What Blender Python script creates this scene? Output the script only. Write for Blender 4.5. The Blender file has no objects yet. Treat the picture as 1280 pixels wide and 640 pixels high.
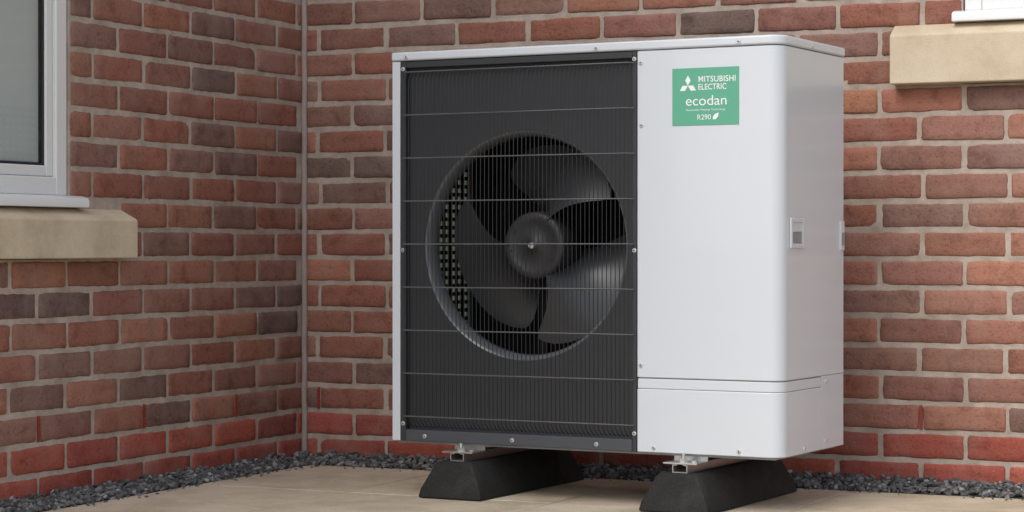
import bpy, bmesh, math, random
import numpy as np
from mathutils import Vector, Matrix
random.seed(7); np.random.seed(7)
scene = bpy.context.scene
R = math.radians

# ------------------------------------------------------------ materials
def new_mat(name):
    m = bpy.data.materials.new(name); m.use_nodes = True
    nt = m.node_tree
    b = nt.nodes["Principled BSDF"]
    return m, nt, b

def ramp(nt, fac, stops):
    r = nt.nodes.new("ShaderNodeValToRGB")
    el = r.color_ramp.elements
    while len(el) < len(stops): el.new(0.5)
    for e, (p, c) in zip(el, stops):
        e.position = p; e.color = (c[0], c[1], c[2], 1)
    nt.links.new(fac, r.inputs[0]); return r.outputs[0]

def noise(nt, scale, detail=4, rough=0.6, vec=None, dist=0.0):
    n = nt.nodes.new("ShaderNodeTexNoise")
    n.inputs["Scale"].default_value = scale; n.inputs["Detail"].default_value = detail
    n.inputs["Roughness"].default_value = rough; n.inputs["Distortion"].default_value = dist
    if vec is None:
        tc = nt.nodes.new("ShaderNodeTexCoord"); vec = tc.outputs["Object"]
    nt.links.new(vec, n.inputs["Vector"]); return n.outputs["Fac"]

def mix(nt, a, b, fac, mode='MIX'):
    m = nt.nodes.new("ShaderNodeMix"); m.data_type = 'RGBA'; m.blend_type = mode
    for sock, v in ((m.inputs[0], fac), (m.inputs[6], a), (m.inputs[7], b)):
        if isinstance(v, (int, float)): sock.default_value = v
        elif isinstance(v, tuple): sock.default_value = (*v, 1)
        else: nt.links.new(v, sock)
    return m.outputs[2]

def bump(nt, b, h, strength=0.3, dist=0.002):
    bp = nt.nodes.new("ShaderNodeBump")
    bp.inputs["Strength"].default_value = strength; bp.inputs["Distance"].default_value = dist
    nt.links.new(h, bp.inputs["Height"]); nt.links.new(bp.outputs[0], b.inputs["Normal"])

def simple(name, col, rough=0.5, metal=0.0, var=0.12, nscale=30, bumpstr=0.0, bscale=300, spec=0.5, coat=0.0):
    m, nt, b = new_mat(name)
    f = noise(nt, nscale, 2)
    c = mix(nt, tuple(x*(1-var) for x in col), tuple(min(1, x*(1+var)) for x in col), f)
    nt.links.new(c, b.inputs["Base Color"])
    b.inputs["Roughness"].default_value = rough; b.inputs["Metallic"].default_value = metal
    b.inputs["Specular IOR Level"].default_value = spec
    b.inputs["Coat Weight"].default_value = coat
    if bumpstr: bump(nt, b, noise(nt, bscale, 2), bumpstr, 0.001)
    return m

M_white = simple("white_powder_coat", (0.625, 0.655, 0.695), 0.25, var=0.012, nscale=3, bumpstr=0.04, bscale=500, coat=0.3)
M_seam = simple("seam_grey", (0.26, 0.27, 0.28), 0.6)
M_char = simple("charcoal_plastic", (0.034, 0.036, 0.040), 0.5, nscale=12)
M_frame = simple("charcoal_steel", (0.065, 0.070, 0.080), 0.42, nscale=12)
M_wire = simple("black_wire", (0.018, 0.018, 0.020), 0.4)
M_wire_lit = simple("cross_wire_lit", (0.12, 0.123, 0.128), 0.4)  # paler than the upright wires: light catching the cross wires, put into the colour
M_duct = simple("duct_grey", (0.12, 0.125, 0.135), 0.25)
M_blade = simple("fan_blade_plastic", (0.040, 0.041, 0.045), 0.34, nscale=8, spec=0.55)
M_hub = simple("fan_hub_plastic", (0.028, 0.028, 0.030), 0.5)
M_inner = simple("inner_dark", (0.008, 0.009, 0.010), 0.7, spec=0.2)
M_steel = simple("zinc_steel", (0.62, 0.62, 0.61), 0.33, metal=0.9, var=0.15, nscale=80)
M_screw = simple("screw_steel", (0.7, 0.7, 0.7), 0.35, metal=0.6)
M_screwd = simple("screw_recess", (0.05, 0.05, 0.05), 0.5)
M_green = simple("green_label", (0.115, 0.40, 0.265), 0.35, var=0.03)
M_ink = simple("white_ink", (0.85, 0.87, 0.85), 0.4, var=0.01)
M_pvc = simple("white_pvc", (0.76, 0.76, 0.75), 0.3, var=0.015, nscale=4)
M_gasket = simple("black_gasket", (0.02, 0.02, 0.022), 0.5)
M_mastic = simple("mastic", (0.36, 0.28, 0.245), 0.8, var=0.2, nscale=20, bumpstr=0.3, bscale=120)
M_weep = simple("red_plastic", (0.30, 0.05, 0.035), 0.4)

# coil fin pack: translucent plates, mint tint stands in for green daylight seen through
M_coil, nt, b = new_mat("coil_fin_daylight")
out = nt.nodes["Material Output"]
tl = nt.nodes.new("ShaderNodeBsdfTranslucent"); tl.inputs[0].default_value = (0.62, 1.0, 0.88, 1)
nt.links.new(tl.outputs[0], out.inputs[0])

# rubber
M_rub, nt, b = new_mat("recycled_rubber")
f = noise(nt, 260, 3, 0.7)
c = ramp(nt, f, [(0.35, (0.007, 0.007, 0.007)), (0.6, (0.016, 0.016, 0.015)), (0.8, (0.05, 0.048, 0.044))])
dust = ramp(nt, noise(nt, 14, 4, 0.7), [(0.5, (0, 0, 0)), (0.8, (0.15, 0.15, 0.15))])
c = mix(nt, c, (0.15, 0.135, 0.11), dust)
nt.links.new(c, b.inputs["Base Color"])
b.inputs["Roughness"].default_value = 0.85
bump(nt, b, f, 0.6, 0.002)

# brick
M_brick, nt, b = new_mat("brick_faces")
at = nt.nodes.new("ShaderNodeAttribute"); at.attribute_name = "bcol"
f1 = noise(nt, 20, 4, 0.65, dist=0.4)
f2 = noise(nt, 130, 3, 0.7)
f3 = noise(nt, 7, 2, 0.6)
c = mix(nt, at.outputs["Color"], ramp(nt, f1, [(0.30, (0.58, 0.58, 0.60)), (0.50, (1, 1, 1)), (0.72, (1.0, 1.0, 1.0))]), 0.75, 'MULTIPLY')
c = mix(nt, c, ramp(nt, f2, [(0.30, (0.42, 0.41, 0.41)), (0.47, (1, 1, 1)), (0.75, (1.0, 1.0, 1.0))]), 0.7, 'MULTIPLY')
pale = ramp(nt, f3, [(0.48, (0, 0, 0)), (0.75, (0.32, 0.32, 0.32))])
c = mix(nt, c, (0.38, 0.265, 0.215), pale)
sp = ramp(nt, noise(nt, 70, 4, 0.75), [(0.58, (0, 0, 0)), (0.70, (0.40, 0.40, 0.40))])
c = mix(nt, c, (0.42, 0.25, 0.18), sp)
nt.links.new(c, b.inputs["Base Color"]); b.inputs["Roughness"].default_value = 0.9
b.inputs["Specular IOR Level"].default_value = 0.2
hh = nt.nodes.new("ShaderNodeMath"); hh.operation = 'ADD'
nt.links.new(f1, hh.inputs[0]); nt.links.new(f2, hh.inputs[1])
bump(nt, b, hh.outputs[0], 0.6, 0.004)

# mortar
M_mort, nt, b = new_mat("mortar")
c = ramp(nt, noise(nt, 14, 4, 0.7), [(0.3, (0.33, 0.265, 0.215)), (0.55, (0.46, 0.38, 0.315)), (0.75, (0.57, 0.485, 0.41))])
nt.links.new(c, b.inputs["Base Color"]); b.inputs["Roughness"].default_value = 0.95
bump(nt, b, noise(nt, 220, 3, 0.7), 0.6, 0.003)

# stone
M_stone, nt, b = new_mat("cast_stone")
c = ramp(nt, noise(nt, 6, 5, 0.65), [(0.25, (0.46, 0.365, 0.25)), (0.5, (0.62, 0.51, 0.365)), (0.75, (0.71, 0.60, 0.45))])
c = mix(nt, c, ramp(nt, noise(nt, 240, 2, 0.7), [(0.3, (0.7, 0.68, 0.64)), (0.55, (1, 1, 1))]), 0.4, 'MULTIPLY')
nt.links.new(c, b.inputs["Base Color"]); b.inputs["Roughness"].default_value = 0.85
bump(nt, b, noise(nt, 300, 2, 0.7), 0.25, 0.002)

# paving
M_pave, nt, b = new_mat("buff_paving")
at = nt.nodes.new("ShaderNodeAttribute"); at.attribute_name = "bcol"
c = ramp(nt, noise(nt, 5, 6, 0.7, dist=0.3), [(0.25, (0.46, 0.38, 0.275)), (0.5, (0.59, 0.495, 0.37)), (0.75, (0.66, 0.57, 0.44))])
c = mix(nt, c, at.outputs["Color"], 1.0, 'MULTIPLY')
c = mix(nt, c, ramp(nt, noise(nt, 170, 3, 0.75), [(0.3, (0.6, 0.57, 0.52)), (0.5, (1, 1, 1))]), 0.6, 'MULTIPLY')
st = ramp(nt, noise(nt, 3.5, 5, 0.75, dist=0.5), [(0.45, (1, 1, 1)), (0.68, (0.74, 0.71, 0.67))])
c = mix(nt, c, st, 0.9, 'MULTIPLY')
nt.links.new(c, b.inputs["Base Color"]); b.inputs["Roughness"].default_value = 0.88
bump(nt, b, noise(nt, 60, 5, 0.75), 0.5, 0.004)
M_joint = simple("paving_joint", (0.43, 0.36, 0.27), 0.95, var=0.3, nscale=60, bumpstr=0.4)

# gravel
M_grav, nt, b = new_mat("slate_gravel")
at = nt.nodes.new("ShaderNodeAttribute"); at.attribute_name = "bcol"
nt.links.new(at.outputs["Color"], b.inputs["Base Color"]); b.inputs["Roughness"].default_value = 0.8
M_bed = simple("gravel_bed", (0.035, 0.034, 0.033), 0.95)

M_ground, nt, b = new_mat("lawn_ground")
c = ramp(nt, noise(nt, 1.5, 5, 0.7), [(0.3, (0.05, 0.08, 0.03)), (0.7, (0.09, 0.12, 0.05))])
nt.links.new(c, b.inputs["Base Color"]); b.inputs["Roughness"].default_value = 0.95
M_asph = simple("driveway_tarmac", (0.07, 0.07, 0.072), 0.9, var=0.3, nscale=80)

M_curt, nt, b = new_mat("roller_blind")
c = ramp(nt, noise(nt, 3, 2), [(0.3, (0.80, 0.84, 0.83)), (0.7, (0.86, 0.88, 0.87))])
nt.links.new(c, b.inputs["Base Color"]); b.inputs["Roughness"].default_value = 0.8
M_glass, nt, b = new_mat("window_glass")
out = nt.nodes["Material Output"]
tr = nt.nodes.new("ShaderNodeBsdfTransparent"); tr.inputs[0].default_value = (0.975, 0.985, 0.98, 1)
gl = nt.nodes.new("ShaderNodeBsdfGlossy"); gl.inputs["Roughness"].default_value = 0.02
fr = nt.nodes.new("ShaderNodeFresnel"); fr.inputs[0].default_value = 1.6
mx = nt.nodes.new("ShaderNodeMixShader")
nt.links.new(fr.outputs[0], mx.inputs[0]); nt.links.new(tr.outputs[0], mx.inputs[1]); nt.links.new(gl.outputs[0], mx.inputs[2])
nt.links.new(mx.outputs[0], out.inputs[0])

# ------------------------------------------------------------ helpers
def link(o, parent=None):
    scene.collection.objects.link(o)
    if parent is not None: o.parent = parent
    return o

def empty(name, loc=(0, 0, 0), rz=0.0, parent=None):
    e = bpy.data.objects.new(name, None); e.empty_display_size = 0.1
    e.location = loc; e.rotation_euler = (0, 0, rz)
    return link(e, parent)

def mesh(name, verts, faces, mat, parent=None, smooth=False, bevel=0.0, seg=2, recalc=False):
    me = bpy.data.meshes.new(name)
    me.from_pydata([tuple(v) for v in verts], [], faces); me.update()
    if recalc:
        bm = bmesh.new(); bm.from_mesh(me); bmesh.ops.recalc_face_normals(bm, faces=bm.faces); bm.to_mesh(me); bm.free()
    me.materials.append(mat)
    o = bpy.data.objects.new(name, me); link(o, parent)
    if smooth: me.shade_smooth()
    if bevel:
        md = o.modifiers.new("bevel", 'BEVEL'); md.width = bevel; md.segments = seg
        md.limit_method = 'ANGLE'; md.angle_limit = R(40)
        md.harden_normals = True
        me.shade_smooth()
        try: me.set_sharp_from_angle(angle=R(35))
        except Exception: pass
    return o

BF = [(0, 3, 2, 1), (4, 5, 6, 7), (0, 1, 5, 4), (1, 2, 6, 5), (2, 3, 7, 6), (3, 0, 4, 7)]
def boxv(x0, x1, y0, y1, z0, z1):
    return [(x0, y0, z0), (x1, y0, z0), (x1, y1, z0), (x0, y1, z0), (x0, y0, z1), (x1, y0, z1), (x1, y1, z1), (x0, y1, z1)]
def boxes(name, lst, mat, parent=None, bevel=0.0):
    V = []; F = []
    for bx in lst:
        n = len(V); V += boxv(*bx); F += [tuple(i+n for i in f) for f in BF]
    return mesh(name, V, F, mat, parent, bevel=bevel)

def prism(name, outline, z0, z1, mat, parent=None, bevel=0.0, seg=2):
    n = len(outline)
    V = [(x, y, z0) for x, y in outline] + [(x, y, z1) for x, y in outline]
    F = [tuple(range(n-1, -1, -1)), tuple(range(n, 2*n))]
    F += [(i, (i+1) % n, n+(i+1) % n, n+i) for i in range(n)]
    return mesh(name, V, F, mat, parent, bevel=bevel, seg=seg, recalc=True)

def cyl(V, F, c, axis, r, h, n=16, r2=None):
    r2 = r if r2 is None else r2
    b0 = len(V)
    for k, (rr, hh_) in enumerate(((r, 0), (r2, h))):
        for i in range(n):
            a = 2*math.pi*i/n; u, v = rr*math.cos(a), rr*math.sin(a)
            p = {'x': (hh_, u, v), 'y': (u, hh_, v), 'z': (u, v, hh_)}[axis]
            V.append((c[0]+p[0], c[1]+p[1], c[2]+p[2]))
    F.append(tuple(range(b0, b0+n))); F.append(tuple(range(b0+2*n-1, b0+n-1, -1)))
    F += [(b0+i, b0+(i+1) % n, b0+n+(i+1) % n, b0+n+i) for i in range(n)]

def revolve(name, cx, cz, prof, mat, parent, n=96):
    V = []; F = []
    for (r, y) in prof:
        for i in range(n):
            a = 2*math.pi*i/n; V.append((cx+r*math.cos(a), y, cz+r*math.sin(a)))
    for k in range(len(prof)-1):
        for i in range(n):
            j = (i+1) % n
            F.append((k*n+i, k*n+j, (k+1)*n+j, (k+1)*n+i))
    return mesh(name, V, F, mat, parent, smooth=True)

# ------------------------------------------------------------ house
house = empty("brick_house")
WY = 0.70      # back wall face plane
WX = -0.678    # side wall face plane
Z0 = 0.15; CH = 0.0775; PL = 0.2325
ZTOP_N = 58
def m_back(s, o, z): return (s, WY-o, z)
def m_left(s, o, z): return (WX+o, s, z)
LS0 = Z0+6*CH; RS0 = Z0+12*CH
open_left = [(-1.95, -0.255, LS0, LS0+2*CH), (-1.70, -0.482, LS0+2*CH, LS0+18*CH), (-1.90, -0.30, LS0+18*CH, LS0+20*CH)]
open_back = [(1.155, 2.75, RS0, RS0+2*CH), (1.345, 2.57, RS0+2*CH, RS0+15*CH), (1.2, 2.72, RS0+15*CH, RS0+17*CH)]
pal = [(0.320, 0.132, 0.092), (0.345, 0.152, 0.105), (0.295, 0.124, 0.088), (0.280, 0.130, 0.098), (0.290, 0.150, 0.115),
       (0.225, 0.128, 0.104), (0.185, 0.120, 0.102), (0.390, 0.172, 0.112), (0.310, 0.150, 0.112), (0.255, 0.140, 0.110)]
wts = [5, 4, 5, 4.5, 4, 3.0, 1.9, 2, 4, 3.4]
redpal = [(0.37, 0.094, 0.066), (0.34, 0.085, 0.062), (0.40, 0.108, 0.072), (0.30, 0.080, 0.062)]

BV, BFc, BC = [], [], []
def add_brick(mp, s0, s1, z0, z1, col, detail):
    L = s1-s0; H = z1-z0
    nx = max(2, int(L/0.022)) if detail else 1
    nz = 4 if detail else 1
    e = 0.0045
    us = [0] + [e+(L-2*e)*i/nx for i in range(nx+1)] + [L]
    vs = [0] + [e+(H-2*e)*i/nz for i in range(nz+1)] + [H]
    off = len(BV); nu, nv = len(us), len(vs)
    jit = 0.0013 if detail else 0.0
    tilt = random.uniform(-0.0015, 0.0015); pro = random.uniform(-0.0018, 0.0018)
    rise = random.uniform(-0.0012, 0.0012) if detail else 0
    chips = []
    if detail and random.random() < 0.3:
        chips.append((random.choice([0, L]), random.choice([0, H]), random.uniform(0.006, 0.014)))
    for j, v in enumerate(vs):
        for i, u in enumerate(us):
            edge = (i in (0, nu-1)) or (j in (0, nv-1))
            corner = (i in (0, nu-1)) and (j in (0, nv-1))
            du, dv = random.uniform(-jit, jit), random.uniform(-jit, jit)
            o = pro+tilt*(2*u/L-1)+random.uniform(-0.0005, 0.0005)
            uu, vv = u, v+rise*(2*u/L-1)
            if edge:
                o -= 0.0028 + random.uniform(0, 0.0012)
            if corner:
                uu = u + (0.0025 if i == 0 else -0.0025); vv = v+(0.0025 if j == 0 else -0.0025)
            for (a, b_, rr) in chips:
                dd = math.hypot(u-a, v-b_)
                if dd < rr: o -= 0.003
            BV.append(mp(s0+uu+du, o, z0+vv+dv)); BC.append(col)
    for j in range(nv-1):
        for i in range(nu-1):
            a = off+j*nu+i
            BFc.append((a, a+1, a+nu+1, a+nu))
    per = [off+i for i in range(nu)] + [off+j*nu+nu-1 for j in range(1, nv)] + \
          [off+(nv-1)*nu+i for i in range(nu-2, -1, -1)] + [off+j*nu for j in range(nv-2, 0, -1)]
    k = len(BV)
    for idx in per:
        p = BV[idx]; q = mp(0, -0.02, 0); r_ = mp(0, 0, 0)
        BV.append((p[0]+q[0]-r_[0], p[1]+q[1]-r_[1], p[2])); BC.append(col)
    n = len(per)
    for i in range(n):
        BFc.append((per[i], k+i, k+(i+1) % n, per[(i+1) % n]))

def lay(mp, smin, smax, opens, phase):
    for n in range(-3, ZTOP_N):
        z0 = Z0+n*CH+0.0066; z1 = Z0+(n+1)*CH-0.0066
        zc = (z0+z1)/2
        blk = [(o[0], o[1]) for o in opens if o[2] < zc < o[3]]
        drift = random.uniform(-0.006, 0.006)
        st = smin - PL*2 + phase + (0.5*PL if n % 2 else 0) + (drift if n else 0)
        s = st
        while s < smax+PL:
            segs = [(s+0.0057, s+PL-0.0057)]
            segs = [(max(a, smin), min(b_, smax)) for a, b_ in segs]
            for (q0, q1) in blk:
                ns = []
                for a, b_ in segs:
                    if b_ <= q0 or a >= q1: ns.append((a, b_))
                    else:
                        if a < q0: ns.append((a, q0-0.003))
                        if b_ > q1: ns.append((q1+0.003, b_))
                segs = ns
            for a, b_ in segs:
                if b_-a < 0.02: continue
                if n < 0: col = random.choice(redpal)
                else: col = random.choices(pal, wts)[0]
                g = random.uniform(0.90, 1.10)
                col = tuple(min(1, x*g*random.uniform(0.97, 1.03)) for x in col)+(1,)
                add_brick(mp, a+random.uniform(-.0015, .0015), b_+random.uniform(-.0015, .0015), z0, z1, col, n < 17)
            s += PL
lay(m_back, WX+0.006, 3.2, open_back, 0.045)
lay(m_left, -3.0, WY-0.008, open_left, 0.06)
bo = mesh("facing_bricks", BV, BFc, M_brick, house, smooth=True)
ca = bo.data.color_attributes.new("bcol", 'FLOAT_COLOR', 'POINT')
ca.data.foreach_set("color", np.array(BC, dtype=np.float32).ravel())

ZT = Z0+ZTOP_N*CH
def wall_pieces(opens, smin, smax):
    a, b_, z0, z1 = opens[1]
    return [(smin, a, -0.25, ZT), (b_, smax, -0.25, ZT), (a, b_, -0.25, z0-CH*2), (a, b_, z1+CH*2, ZT)]
def wbox(mp, s0, s1, o0, o1, z0, z1):
    p = mp(s0, o0, z0); q = mp(s1, o1, z1)
    return (min(p[0], q[0]), max(p[0], q[0]), min(p[1], q[1]), max(p[1], q[1]), min(p[2], q[2]), max(p[2], q[2]))
boxes("mortar_back_wall", [wbox(m_back, s0, s1, -0.30, -0.0034, z0, z1) for s0, s1, z0, z1 in wall_pieces(open_back, WX-0.3, 3.2)], M_mort, house)
boxes("mortar_side_wall", [wbox(m_left, s0, s1, -0.30, -0.0034, z0, z1) for s0, s1, z0, z1 in wall_pieces(open_left, -3.0, WY+0.0034)], M_mort, house)

def window(mp, op, sill, lint, zs, tag, zf, zb_, zpv, so):
    prof = [(-0.25, 0), (so, 0), (so, zf-0.003), (so-0.004, zf+0.001), (0.002, zb_), (-0.25, zb_+0.0005)]
    V = []
    for s in (sill[0]+0.004, sill[1]-0.004):
        for o, z in prof: V.append(mp(s, o, zs+z+0.002))
    n = len(prof)
    F = [tuple(range(n)), tuple(range(2*n-1, n-1, -1))] + [(i, (i+1) % n, n+(i+1) % n, n+i) for i in range(n)]
    mesh("stone_sill_"+tag, V, F, M_stone, house, bevel=0.004, recalc=True)
    boxes("stone_lintel_"+tag, [wbox(mp, lint[0], lint[1], -0.25, 0.006, lint[2]+0.003, lint[3]-0.003)], M_stone, house, bevel=0.004)
    boxes("sill_backing_"+tag, [wbox(mp, sill[0]+0.002, sill[1]-0.002, -0.24, -0.0042, zs+zb_+0.003, max(zs+zb_+0.004, zs+2*CH-0.001))], M_mort, house)
    prof = [(-0.10, 0), (-0.10, 0.03), (0.012, 0.03), (0.030, 0.024), (0.034, 0.018), (0.034, 0.0)]
    V = []
    zz = zs+zpv
    for s in (op[0]-0.045, op[1]+0.036) if tag == 'side' else (op[0]-0.022, op[1]+0.022):
        for o, z in prof: V.append(mp(s, o, zz+z))
    F = [tuple(range(n)), tuple(range(2*n-1, n-1, -1))] + [(i, (i+1) % n, n+(i+1) % n, n+i) for i in range(n)]
    mesh("window_cill_"+tag, V, F, M_pvc, house, bevel=0.002, recalc=True)
    s0, s1 = op[0]+0.003, op[1]-0.003; z0, z1 = zz+0.031, op[3]-0.002
    def ring(s0, s1, z0, z1, w, o0, o1):
        return [wbox(mp, s0, s0+w, o0, o1, z0, z1), wbox(mp, s1-w, s1, o0, o1, z0, z1),
                wbox(mp, s0+w, s1-w, o0, o1, z0, z0+w), wbox(mp, s0+w, s1-w, o0, o1, z1-w, z1)]
    boxes("window_frame_"+tag, ring(s0, s1, z0, z1, 0.046, -0.085, -0.008), M_pvc, house, bevel=0.004)
    mid = (s0+s1)/2
    w = 0.046
    boxes("window_mullion_"+tag, [wbox(mp, mid-0.03, mid+0.03, -0.085, -0.0085, z0+w, z1-w)], M_pvc, house, bevel=0.004)
    sash = []; gk = []; gls = []
    for a, b_ in ((s0+w+0.001, mid-0.031), (mid+0.031, s1-w-0.001)):
        sash += ring(a, b_, z0+w+0.001, z1-w-0.001, 0.028, -0.08, -0.018)
        a2, b2, c2, d2 = a+0.028, b_-0.028, z0+w+0.029, z1-w-0.029
        gk += ring(a2, b2, c2, d2, 0.007, -0.07, -0.024)
        gls.append((a2+0.007, b2-0.007, c2+0.007, d2-0.007))
    boxes("window_sash_"+tag, sash, M_pvc, house, bevel=0.005)
    boxes("window_gasket_"+tag, gk, M_gasket, house)
    V = []; F = []
    for a, b_, c_, d_ in gls:
        k = len(V)
        V += [mp(a, -0.028, c_), mp(b_, -0.028, c_), mp(b_, -0.028, d_), mp(a, -0.028, d_)]; F.append((k, k+1, k+2, k+3))
    mesh("window_glass_"+tag, V, F, M_glass, house)
    V = []; F = []
    for a, b_, c_, d_ in gls:
        k = len(V)
        V += [mp(a-0.005, -0.037, c_-0.005), mp(b_+0.005, -0.037, c_-0.005), mp(b_+0.005, -0.037, d_+0.005), mp(a-0.005, -0.037, d_+0.005)]; F.append((k, k+1, k+2, k+3))
    mesh("window_blind_"+tag, V, F, M_curt, house)
window(m_left, open_left[1], open_left[0], open_left[2], LS0, "side", 0.102, 0.128, 0.1325, 0.055)
window(m_back, open_back[1], open_back[0], open_back[2], RS0, "back", 0.132, 0.160, 0.1645, 0.05)

V = []; F = []; N = 120; ns = 8
for i in range(N+1):
    z = -0.05+(ZT+0.05)*i/N
    ox = 0.0012*math.sin(i*1.7)+0.001*random.uniform(-1, 1)
    for k in range(ns):
        a = 2*math.pi*k/ns
        V.append((WX+0.004+ox+0.0095*math.cos(a), WY-0.004+0.0095*math.sin(a), z))
for i in range(N):
    for k in range(ns):
        F.append((i*ns+k, i*ns+(k+1) % ns, (i+1)*ns+(k+1) % ns, (i+1)*ns+k))
mesh("mastic_joint", V, F, M_mastic, house, smooth=True, recalc=True)

vb = []
def first_perp(smin, phase, near):
    st = smin-PL*2+phase
    return st+PL*round((near-st)/PL)
for x in (-0.56, 0.35, 1.27, 2.2):
    s = first_perp(WX+0.006, 0.045, x)
    vb.append(wbox(m_back, s-0.0045, s+0.0045, -0.01, 0.0008, Z0+0.006, Z0+CH-0.006))
    for k in range(6):
        z = Z0+0.010+k*0.010
        vb.append(wbox(m_back, s-0.0045, s+0.0045, 0.0008, 0.0032, z, z+0.004))
for y in (0.42, -0.05, -0.5, -1.3):
    s = first_perp(-3.0, 0.06, y)
    vb.append(wbox(m_left, s-0.0045, s+0.0045, -0.01, 0.0008, Z0+0.006, Z0+CH-0.006))
    for k in range(6):
        z = Z0+0.010+k*0.010
        vb.append(wbox(m_left, s-0.0045, s+0.0045, 0.0008, 0.0032, z, z+0.004))
boxes("weep_vents", vb, M_weep, house)

# ------------------------------------------------------------ ground, paving, gravel
S = 300
mesh("ground", [(-S, -S, -0.06), (S, -S, -0.06), (S, S, -0.06), (-S, S, -0.06)], [(0, 1, 2, 3)], M_ground)
mesh("driveway", [(-3.5, -12, -0.055), (9, -12, -0.055), (9, 0.3, -0.055), (-3.5, 0.3, -0.055)], [(0, 1, 2, 3)], M_asph)
PX0, PY1 = -0.575, 0.555
pav = empty("paving")
V = []; F = []; C = []
xs = [PX0, -0.12]+[-0.12+0.6*i for i in range(1, 7)]
ys = [PY1-0.6*i for i in range(0, 7)]
for i in range(len(xs)-1):
    for j in range(len(ys)-1):
        n = len(V); g = 0.0025
        dz = random.uniform(-0.0010, 0.0006)
        V += boxv(xs[i]+g, xs[i+1]-g, ys[j+1]+g, ys[j]-g, -0.045, dz)
        F += [tuple(q+n for q in f) for f in BF]
        t = random.uniform(0.96, 1.04); C += [(t, t*random.uniform(0.985, 1.01), t*random.uniform(0.96, 1.02), 1)]*8
o = mesh("slabs", V, F, M_pave, pav, bevel=0.0022)
ca = o.data.color_attributes.new("bcol", 'FLOAT_COLOR', 'POINT'); ca.data.foreach_set("color", np.array(C, dtype=np.float32).ravel())
boxes("joint_mortar", [(PX0+0.004, xs[-1]-0.004, ys[-1]+0.004, PY1-0.004, -0.045, -0.0022)], M_joint, pav)

gr = empty("gravel")
boxes("gravel_bed", [(WX+0.0, PX0, -3.0, WY, -0.045, 0.0), (PX0, 3.2, PY1, WY, -0.045, 0.0)], M_bed, gr)
bm = bmesh.new(); bmesh.ops.create_icosphere(bm, subdivisions=1, radius=1.0)
iv = np.array([v.co[:] for v in bm.verts]); iff = np.array([[v.index for v in f.verts] for f in bm.faces]); bm.free()
def stones(n, sampler):
    allv = []; allf = []; allc = []
    for k in range(n):
        x, y, z, r = sampler()
        sc = np.array([r*random.uniform(0.7, 1.35), r*random.uniform(0.6, 1.1), r*random.uniform(0.4, 0.75)])
        v = iv*(1+np.random.uniform(-0.22, 0.22, (len(iv), 1)))*sc
        M = np.array(Matrix.Rotation(random.uniform(0, 6.28), 3, 'Z') @ Matrix.Rotation(random.uniform(-0.7, 0.7), 3, 'X') @ Matrix.Rotation(random.uniform(-0.7, 0.7), 3, 'Y'))
        v = v @ M.T + np.array([x, y, z])
        allf.append(iff+k*len(iv)); allv.append(v)
        g = random.choice([0.05, 0.07, 0.085, 0.11, 0.14, 0.19]) * random.uniform(0.8, 1.2)
        if random.random() < 0.06: g = 0.30
        t = random.uniform(-0.02, 0.06)
        allc.append(np.tile([g*(1+t), g, g*(1-t*0.7), 1], (len(iv), 1)))
    return np.vstack(allv), np.vstack(allf), np.vstack(allc)
def samp():
    r = random.uniform(0.005, 0.0115)
    if random.random() < 0.34:
        w = random.random(); x = WX+0.004+w*(PX0-WX+0.002); y = random.uniform(-1.6, PY1)
    else:
        w = random.random(); y = WY-0.004-w*(WY-PY1-0.002); x = random.uniform(WX+0.004, 2.6)
    return x, y, 0.004+(1-w)*0.022*random.uniform(0.3, 1.1)+random.uniform(-0.004, 0.005), r
v1, f1_, c1 = stones(8000, samp)
def stray():
    r = random.uniform(0.002, 0.006)
    if random.random() < 0.4: return PX0+abs(random.gauss(0, 0.03)), random.uniform(-1.2, PY1), r*0.3, r
    return random.uniform(WX, 2.4), PY1-abs(random.gauss(0, 0.03)), r*0.3, r
v2, f2_, c2 = stones(260, stray)
me = bpy.data.meshes.new("gravel_stones")
me.from_pydata(np.vstack([v1, v2]).tolist(), [], np.vstack([f1_, f2_+len(v1)]).tolist())
ca = me.color_attributes.new("bcol", 'FLOAT_COLOR', 'POINT'); ca.data.foreach_set("color", np.vstack([c1, c2]).astype(np.float32).ravel())
me.materials.append(M_grav)
link(bpy.data.objects.new("gravel_stones", me), gr)

# ------------------------------------------------------------ heat pump
ZB = 0.138; RZ = R(-3.5)
hp = empty("air_source_heat_pump", (0, 0, ZB), RZ)
W, D, H = 1.095, 0.43, 1.02
XS = 0.712
def outline(x0, x1, y0, y1, r, n=12, rl=0.0):
    pts = []
    if rl:
        for i in range(n+1):
            a = math.pi+ (math.pi/2)*i/n
            pts.append((x0+rl+rl*math.cos(a), y0+rl+rl*math.sin(a)))
    else: pts.append((x0, y0))
    for i in range(n+1):
        a = -math.pi/2+(math.pi/2)*i/n
        pts.append((x1-r+r*math.cos(a), y0+r+r*math.sin(a)))
    pts += [(x1, y1), (x0, y1)]
    return pts
rc = 0.038
prism("right_cabinet_panel", outline(XS, W, 0, D, rc), 0.1850, 0.9945, M_white, hp, bevel=0.0025)
prism("right_core", outline(XS+0.004, W-0.005, 0.005, D-0.005, rc-0.004), 0.004, 0.996, M_seam, hp)
prism("service_cover_lip", outline(XS+0.001, W-0.0012, 0.0012, 0.272, rc), 0.158, 0.1825, M_white, hp, bevel=0.0018)
prism("service_cover", outline(XS, W, 0, 0.272, rc), 0.0, 0.1572, M_white, hp, bevel=0.0025)
boxes("rear_corner_panel", [(W-0.03, W-0.0005, 0.2745, D, 0.0, 0.1845)], M_white, hp, bevel=0.0015)
prism("lid", outline(-0.003, W+0.003, -0.004, D+0.004, rc+0.003, rl=0.008), 0.9965, H, M_white, hp, bevel=0.006, seg=3)
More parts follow.
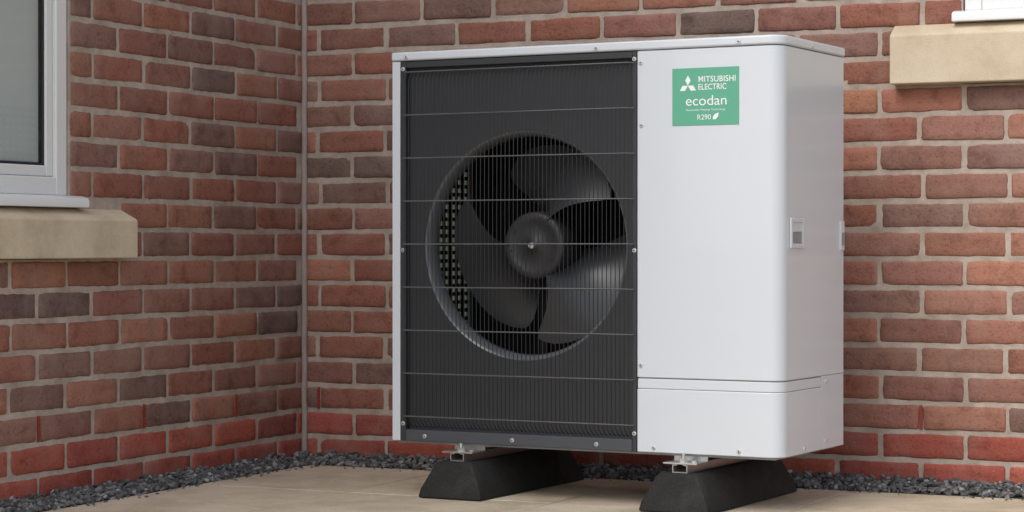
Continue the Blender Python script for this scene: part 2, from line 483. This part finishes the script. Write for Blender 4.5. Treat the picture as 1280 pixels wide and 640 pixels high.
prism("left_side_panel", [(0, 0), (0.024, 0), (0.024, 0.014), (0.004, 0.014), (0.004, 0.05), (0, 0.05)], 0.0, 0.995, M_white, hp, bevel=0.0012)
boxes("left_rear_panel", [(0, 0.004, 0.38, D, 0, 0.995), (0, 0.004, 0.051, 0.379, 0.0, 0.06), (0, 0.004, 0.051, 0.379, 0.93, 0.995)], M_white, hp)
FX0, FX1 = 0.0255, 0.7105
cx, cz, fr_ = 0.383, 0.512, 0.294
N = 96
V = []; F = []
yp = 0.020
def rectpt(a, x0, x1, z0, z1):
    dx, dz = math.cos(a), math.sin(a)
    t = min(((x1-cx)/dx if dx > 0 else (x0-cx)/dx) if abs(dx) > 1e-9 else 1e9,
            ((z1-cz)/dz if dz > 0 else (z0-cz)/dz) if abs(dz) > 1e-9 else 1e9)
    return cx+dx*t, cz+dz*t
angs = sorted([2*math.pi*i/N for i in range(N)] + [math.atan2(z-cz, x-cx) % (2*math.pi) for x in (FX0, FX1) for z in (0.0, 0.995)])
for a in angs:
    V.append((cx+fr_*math.cos(a), yp, cz+fr_*math.sin(a)))
    q = rectpt(a, FX0, FX1, 0.0, 0.995); V.append((q[0], yp, q[1]))
n = len(angs)
for i in range(n):
    j = (i+1) % n
    F.append((2*i, 2*i+1, 2*j+1, 2*j))
mesh("fan_front_panel", V, F, M_char, hp)
revolve("fan_bell_mouth", cx, cz, [(fr_+0.001, 0.0203), (fr_-0.003, 0.0215), (fr_-0.007, 0.026), (fr_-0.011, 0.034), (fr_-0.013, 0.044), (fr_-0.014, 0.066), (fr_-0.010, 0.072), (fr_-0.004, 0.075)], M_duct, hp)
boxes("fan_panel_border", [(FX0, FX0+0.016, -0.0005, 0.0185, 0.0, 0.9945), (FX1-0.012, FX1, -0.0005, 0.0185, 0.0, 0.9945),
                           (FX0+0.0165, FX1-0.0125, 0.0005, 0.0185, 0.978, 0.9943)], M_char, hp, bevel=0.0015)
boxes("fan_panel_bottom_rail", [(FX0+0.0165, FX1-0.0125, -0.002, 0.0185, 0.0, 0.030)], M_frame, hp, bevel=0.002)
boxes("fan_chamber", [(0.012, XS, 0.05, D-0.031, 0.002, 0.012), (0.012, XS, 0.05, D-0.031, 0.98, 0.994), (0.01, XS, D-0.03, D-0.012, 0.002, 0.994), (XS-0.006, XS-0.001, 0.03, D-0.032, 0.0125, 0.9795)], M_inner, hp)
CV = []; CF = []; db = []
cols = [0.045+0.034*k for k in range(11)]
for k, y in enumerate(cols[:-1]):
    db.append((0.006, 0.012, y, y+0.009, 0.06, 0.93))
    for i in range(38):
        z = 0.065+i*0.0228
        q = len(CV)
        CV += [(0.007, y+0.0092, z), (0.007, y+0.0338, z), (0.007, y+0.0338, z+0.0125), (0.007, y+0.0092, z+0.0125)]
        CF.append((q, q+1, q+2, q+3))
        db.append((0.006, 0.010, y+0.0091, y+0.0339, z+0.0126, z+0.0227))
mesh("coil_daylight_fins", CV, CF, M_coil, hp)  # plates tinted as the daylight showing between the dark bars
boxes("coil_headers", db, M_inner, hp)
boxes("fan_motor_bracket", [(cx-0.06, cx-0.04, 0.22, 0.24, 0.0125, 0.9795), (cx+0.04, cx+0.06, 0.22, 0.24, 0.0125, 0.9795)], M_inner, hp)
V = []; F = []
cyl(V, F, (cx, 0.15, cz), 'y', 0.05, 0.09, 24)
mesh("fan_motor", V, F, M_inner, hp, recalc=True)
revolve("fan_hub", cx, cz, [(0.0005, 0.068), (0.012, 0.068), (0.013, 0.071), (0.064, 0.071), (0.066, 0.0695), (0.080, 0.070), (0.086, 0.074), (0.088, 0.082), (0.089, 0.17), (0.05, 0.175)], M_hub, hp, 64)
V = []; F = []
cyl(V, F, (cx, 0.057, cz), 'y', 0.0085, 0.012, 6)
mesh("fan_nut", V, F, M_screw, hp, recalc=True)
V = []; F = []
for a in range(8):
    t = a*math.pi/4+0.2
    cyl(V, F, (cx+0.066*math.cos(t), 0.0665, cz+0.066*math.sin(t)), 'y', 0.0028, 0.004, 8)
mesh("fan_hub_rivets", V, F, M_char, hp, recalc=True)
V = []; F = []
nr, nc = 20, 18
for bidx in range(3):
    base = R(322+120*bidx)
    for side in (0, 1):
        o0 = len(V)
        for i in range(nr+1):
            t = i/nr; r = 0.070+t*(0.264-0.070)
            half_w = R(34+14*math.sin(t*math.pi*0.55)) * (1-0.08*t**6)
            sweep = R(-12*t*t+4)
            for j in range(nc+1):
                u = j/nc*2-1
                lead = R(8)*max(0, u)*(t**2)
                ph = base+sweep+u*half_w*(0.82+0.18*t)+lead
                rr = r*(1-0.09*t*abs(u)**5)
                y = 0.150+0.085*u*(0.66+0.34*(1-t)) - 0.010*(1-u*u)
                V.append((cx+rr*math.cos(ph), y+(0.003 if side else 0), cz+rr*math.sin(ph)))
        for i in range(nr):
            for j in range(nc):
                a = o0+i*(nc+1)+j
                F.append((a, a+1, a+nc+2, a+nc+1) if side else (a, a+nc+1, a+nc+2, a+1))
mesh("fan_blades", V, F, M_blade, hp, smooth=True)

def wires(name, paths, r, mat, ns=5):
    V = []; F = []
    for path in paths:
        b0 = len(V); m = len(path)
        for i, p in enumerate(path):
            p = Vector(p)
            d = (Vector(path[min(i+1, m-1)])-Vector(path[max(i-1, 0)])).normalized()
            a = d.orthogonal().normalized(); bb = d.cross(a)
            if abs(d.x) < 0.5: a = Vector((1, 0, 0)); bb = d.cross(a)
            for k in range(ns):
                t = 2*math.pi*k/ns
                q = p+a*r*math.cos(t)+bb*r*math.sin(t); V.append(tuple(q))
        for i in range(m-1):
            for k in range(ns):
                F.append((b0+i*ns+k, b0+i*ns+(k+1) % ns, b0+(i+1)*ns+(k+1) % ns, b0+(i+1)*ns+k))
    return mesh(name, V, F, mat, hp, smooth=True, recalc=True)
gx0, gx1 = FX0+0.020, FX1-0.016
ps = []
nw = 54
for i in range(nw+1):
    x = gx0+(gx1-gx0)*i/nw
    ps.append([(x, 0.015, 0.036), (x, 0.003, 0.040), (x, -0.012, 0.056), (x, -0.014, 0.30), (x, -0.0145, 0.6), (x, -0.012, 0.945), (x, 0.0, 0.963), (x, 0.014, 0.972)])
wires("guard_vertical_wires", ps, 0.00125, M_wire)
ps = []
for k in range(-4, 5):
    z = 0.516+0.1125*k
    y = -0.0158 if abs(k) < 4 else -0.0148
    ps.append([(gx0-0.012, 0.004, z), (gx0-0.006, -0.010, z), (gx0, y, z), (gx1, y, z), (gx1+0.006, -0.010, z), (gx1+0.010, 0.004, z)])
wires("guard_cross_wires", ps, 0.0018, M_wire_lit)

def screws(name, pts, r=0.0058):
    V = []; F = []; V2 = []; F2 = []
    for (x, y, z, ax) in pts:
        if ax == 'y':
            cyl(V, F, (x, y-0.0028, z), 'y', r*0.75, 0.0016, 12, r); cyl(V, F, (x, y-0.0012, z), 'y', r, 0.0015, 12)
            for bx in ((x-r*0.5, x+r*0.5, y-0.0031, y-0.0027, z-0.0007, z+0.0007), (x-0.0007, x+0.0007, y-0.0032, y-0.0026, z-r*0.5, z+r*0.5)):
                n = len(V2); V2 += boxv(*bx); F2 += [tuple(q+n for q in f) for f in BF]
        else:
            cyl(V, F, (x+0.0012, y, z), 'x', r, 0.0016, 12, r*0.75); cyl(V, F, (x-0.0003, y, z), 'x', r, 0.0015, 12)
            n = len(V2); V2 += boxv(x+0.0027, x+0.0031, y-r*0.5, y+r*0.5, z-0.0007, z+0.0007); F2 += [tuple(q+n for q in f) for f in BF]
    mesh(name, V, F, M_screw, hp, recalc=True); mesh(name+"_slots", V2, F2, M_screwd, hp)
screws("cabinet_screws", [
    (0.045, -0.004, 1.006, 'y'), (0.60, -0.004, 1.006, 'y'), (0.985, -0.004, 1.006, 'y'),
    (XS+0.010, 0, 0.965, 'y'), (XS+0.012, 0, 0.81, 'y'), (XS+0.010, 0, 0.215, 'y'), (XS+0.045, 0.0, 0.012, 'y'), (0.985, 0, 0.012, 'y'),
    (FX0+0.008, -0.0005, 0.975, 'y'), (FX0+0.008, -0.0005, 0.50, 'y'), (FX0+0.008, -0.0005, 0.045, 'y'),
    (FX1-0.006, -0.0005, 0.975, 'y'), (FX1-0.006, -0.0005, 0.50, 'y'), (FX1-0.006, -0.0005, 0.045, 'y'),
    (0.10, -0.002, 0.014, 'y'), (0.36, -0.002, 0.014, 'y'), (0.60, -0.002, 0.014, 'y'),
    (W+0.003, 0.20, 1.006, 'x'), (W, 0.30, 0.17, 'x'), (W, 0.30, 0.02, 'x'), (W, 0.15, 0.012, 'x')])

def yz_ring(name, x0, x1, y0, y1, z0, z1, w, mat, bev):
    return boxes(name, [(x0, x1, y0, y0+w, z0, z1), (x0, x1, y1-w, y1, z0, z1), (x0, x1, y0+w, y1-w, z0, z0+w), (x0, x1, y0+w, y1-w, z1-w, z1)], mat, hp, bevel=bev)
yz_ring("handle_bezel", W+0.0002, W+0.006, 0.050, 0.140, 0.505, 0.580, 0.012, M_white, 0.002)
boxes("handle_cup", [(W+0.0004, W+0.0018, 0.0622, 0.1278, 0.5172, 0.545)], M_seam, hp)
boxes("handle_cup_slope", [(W+0.0004, W+0.0035, 0.0622, 0.1278, 0.5455, 0.5678)], M_white, hp, bevel=0.001)
boxes("rear_handle", [(W-0.002, W+0.004, D-0.030, D-0.004, 0.50, 0.575)], M_white, hp, bevel=0.0015)
boxes("rear_handle_grip", [(W+0.0042, W+0.0050, D-0.024, D-0.010, 0.512, 0.545)], M_seam, hp)

lx0, lx1, lz0, lz1 = 0.808, 0.985, 0.806, 0.947
boxes("label_plate", [(lx0, lx1, -0.0012, 0.0, lz0, lz1)], M_green, hp, bevel=0.0004)
yl = -0.0016
def dia(px, pz, ang, L=0.0125, wd=0.0072):
    d = Vector((math.cos(ang), 0, math.sin(ang))); p = Vector((-d.z, 0, d.x)); o = Vector((px, yl, pz))
    return [tuple(o), tuple(o+d*L+p*wd), tuple(o+d*2*L), tuple(o+d*L-p*wd)]
V = []; F = []
for ang in (90, 210, 330):
    k = len(V); V += dia(lx0+0.042, lz1-0.043, R(ang)); F.append((k, k+1, k+2, k+3))
mesh("label_emblem", V, F, M_ink, hp)
def text(name, body, x0, z0, width, height, off=0.0, sp=1.0):
    cu = bpy.data.curves.new(name, 'FONT'); cu.body = body; cu.size = 1.0; cu.offset = off; cu.space_character = sp
    cu.materials.append(M_ink)
    o = bpy.data.objects.new(name, cu); link(o, hp)
    bpy.context.view_layer.update()
    dx, dy = o.dimensions.x, o.dimensions.y
    o.rotation_euler = (R(90), 0, 0); o.location = (x0, yl, z0)
    o.scale = (width/dx, height/dy, 1)
text("label_text_top", "MITSUBISHI", lx0+0.069, lz1-0.035, 0.098, 0.0145, 0.01, 1.05)
text("label_text_second", "ELECTRIC", lx0+0.069, lz1-0.054, 0.074, 0.0145, 0.01, 1.05)
text("label_text_range", "ecodan", lx0+0.035, lz1-0.092, 0.108, 0.024, 0.0)
text("label_text_strap", "Renewable Heating Technology", lx0+0.037, lz1-0.105, 0.104, 0.006, 0.0)
text("label_text_gas", "R290", lx0+0.066, lz1-0.127, 0.036, 0.0125, 0.0)
V = [(lx0+0.108, yl, lz0+0.014), (lx0+0.116, yl, lz0+0.014), (lx0+0.122, yl, lz0+0.020), (lx0+0.124, yl, lz0+0.030), (lx0+0.114, yl, lz0+0.027), (lx0+0.109, yl, lz0+0.021)]
mesh("label_leaf", V, [(0, 1, 2, 3, 4, 5)], M_ink, hp)
boxes("base_tray", [(0.01, W-0.02, 0.012, D-0.01, -0.006, -0.0005)], M_seam, hp)

# ------------------------------------------------------------ rubber feet
ca_, sa_ = math.cos(RZ), math.sin(RZ)
def foot(name, lx, bx):
    ly = -0.082
    e = empty(name, (lx*ca_-ly*sa_, lx*sa_+ly*ca_, 0.001), RZ)
    w, L, h = 0.185, 0.60, 0.094
    prof = [(0, 0), (w, 0), (w-0.004, 0.022), (w-0.038, h-0.006), (w-0.046, h), (0.046, h), (0.038, h-0.006), (0.004, 0.022)]
    V = []; F = []
    n = len(prof)
    for k in range(4):
        for (x, z) in prof:
            y = [z*0.30, 0.04, L-0.04, L-z*0.30][k]
            V.append((x, y, z))
    for k in range(3):
        for i in range(n): F.append((k*n+i, k*n+(i+1) % n, (k+1)*n+(i+1) % n, (k+1)*n+i))
    F.append(tuple(range(n-1, -1, -1))); F.append(tuple(range(3*n, 4*n)))
    mesh("rubber_block", V, F, M_rub, e, bevel=0.006, seg=3, recalc=True)
    cxm = w/2
    boxes("steel_rail", [(cxm-0.020, cxm+0.020, 0.045, L-0.045, h-0.004, h+0.002), (cxm-0.020, cxm-0.0175, 0.045, L-0.045, h+0.002, h+0.020),
                         (cxm+0.0175, cxm+0.020, 0.045, L-0.045, h+0.002, h+0.020), (cxm-0.0175, cxm-0.008, 0.045, L-0.045, h+0.018, h+0.020),
                         (cxm+0.008, cxm+0.0175, 0.045, L-0.045, h+0.018, h+0.020)], M_steel, e)
    b0 = bx
    for tag, yy, sgn in (("front", 0.082, -1), ("rear", 0.082+D, 1)):
        ya, yb = sorted((yy+sgn*0.038, yy-sgn*0.03))
        boxes("machine_foot_"+tag, [(b0-0.045, b0+0.045, ya, yb, h+0.0205, h+0.0245)], M_steel, e, bevel=0.001)
        y2 = yy-sgn*0.03
        boxes("machine_foot_web_"+tag, [(b0-0.045, b0+0.045, min(y2, y2-sgn*0.004), max(y2, y2-sgn*0.004), h+0.0205, 0.1365)], M_steel, e)
        V = []; F = []
        yc = yy+sgn*0.016
        cyl(V, F, (b0, yc, h+0.0246), 'z', 0.015, 0.002, 20)
        cyl(V, F, (b0, yc, h+0.0266), 'z', 0.0105, 0.008, 6)
        cyl(V, F, (b0, yc, h+0.0346), 'z', 0.005, 0.010, 12)
        cyl(V, F, (b0+0.028, yc+0.004, h+0.0246), 'z', 0.007, 0.005, 6)
        mesh("bolt_"+tag, V, F, M_steel, e, recalc=True)
foot("rubber_mounting_foot", 0.125, 0.0925)
foot("rubber_mounting_foot.001", 0.752, 0.0925)

# ------------------------------------------------------------ light
world = bpy.data.worlds.new("World"); scene.world = world; world.use_nodes = True
nt = world.node_tree; bg = nt.nodes["Background"]
sky = nt.nodes.new("ShaderNodeTexSky"); sky.sky_type = 'NISHITA'; sky.sun_disc = False
EL, AZ = 50, 200
sky.sun_elevation = R(EL); sky.sun_rotation = R(AZ); sky.dust_density = 2.0; sky.air_density = 1.0
hs = nt.nodes.new("ShaderNodeHueSaturation"); hs.inputs["Saturation"].default_value = 0.38; hs.inputs["Value"].default_value = 1.6
nt.links.new(sky.outputs[0], hs.inputs["Color"]); nt.links.new(hs.outputs[0], bg.inputs[0])
bg.inputs[1].default_value = 0.15
sd = bpy.data.lights.new("sun", 'SUN'); sd.energy = 1.5; sd.angle = R(36); sd.color = (1.0, 0.985, 0.955)
so = bpy.data.objects.new("sun", sd); link(so)
az = R(AZ); el = R(EL)
dirv = Vector((math.sin(az)*math.cos(el), math.cos(az)*math.cos(el), math.sin(el)))
so.rotation_euler = dirv.to_track_quat('Z', 'Y').to_euler(); so.location = dirv*10

# ------------------------------------------------------------ camera
cd = bpy.data.cameras.new("camera"); cam = bpy.data.objects.new("camera", cd); link(cam)
cam.location = (2.779, -5.214, 0.648)
cam.rotation_euler = (R(90)-12/2800, 0, R(25))
cd.lens = 36*2800/1280; cd.sensor_width = 36; cd.clip_end = 1000; cd.clip_start = 0.05
cd.dof.use_dof = True; cd.dof.focus_distance = 5.55; cd.dof.aperture_fstop = 9
scene.camera = cam
scene.view_settings.view_transform = 'Standard'; scene.view_settings.look = 'None'; scene.view_settings.exposure = 0
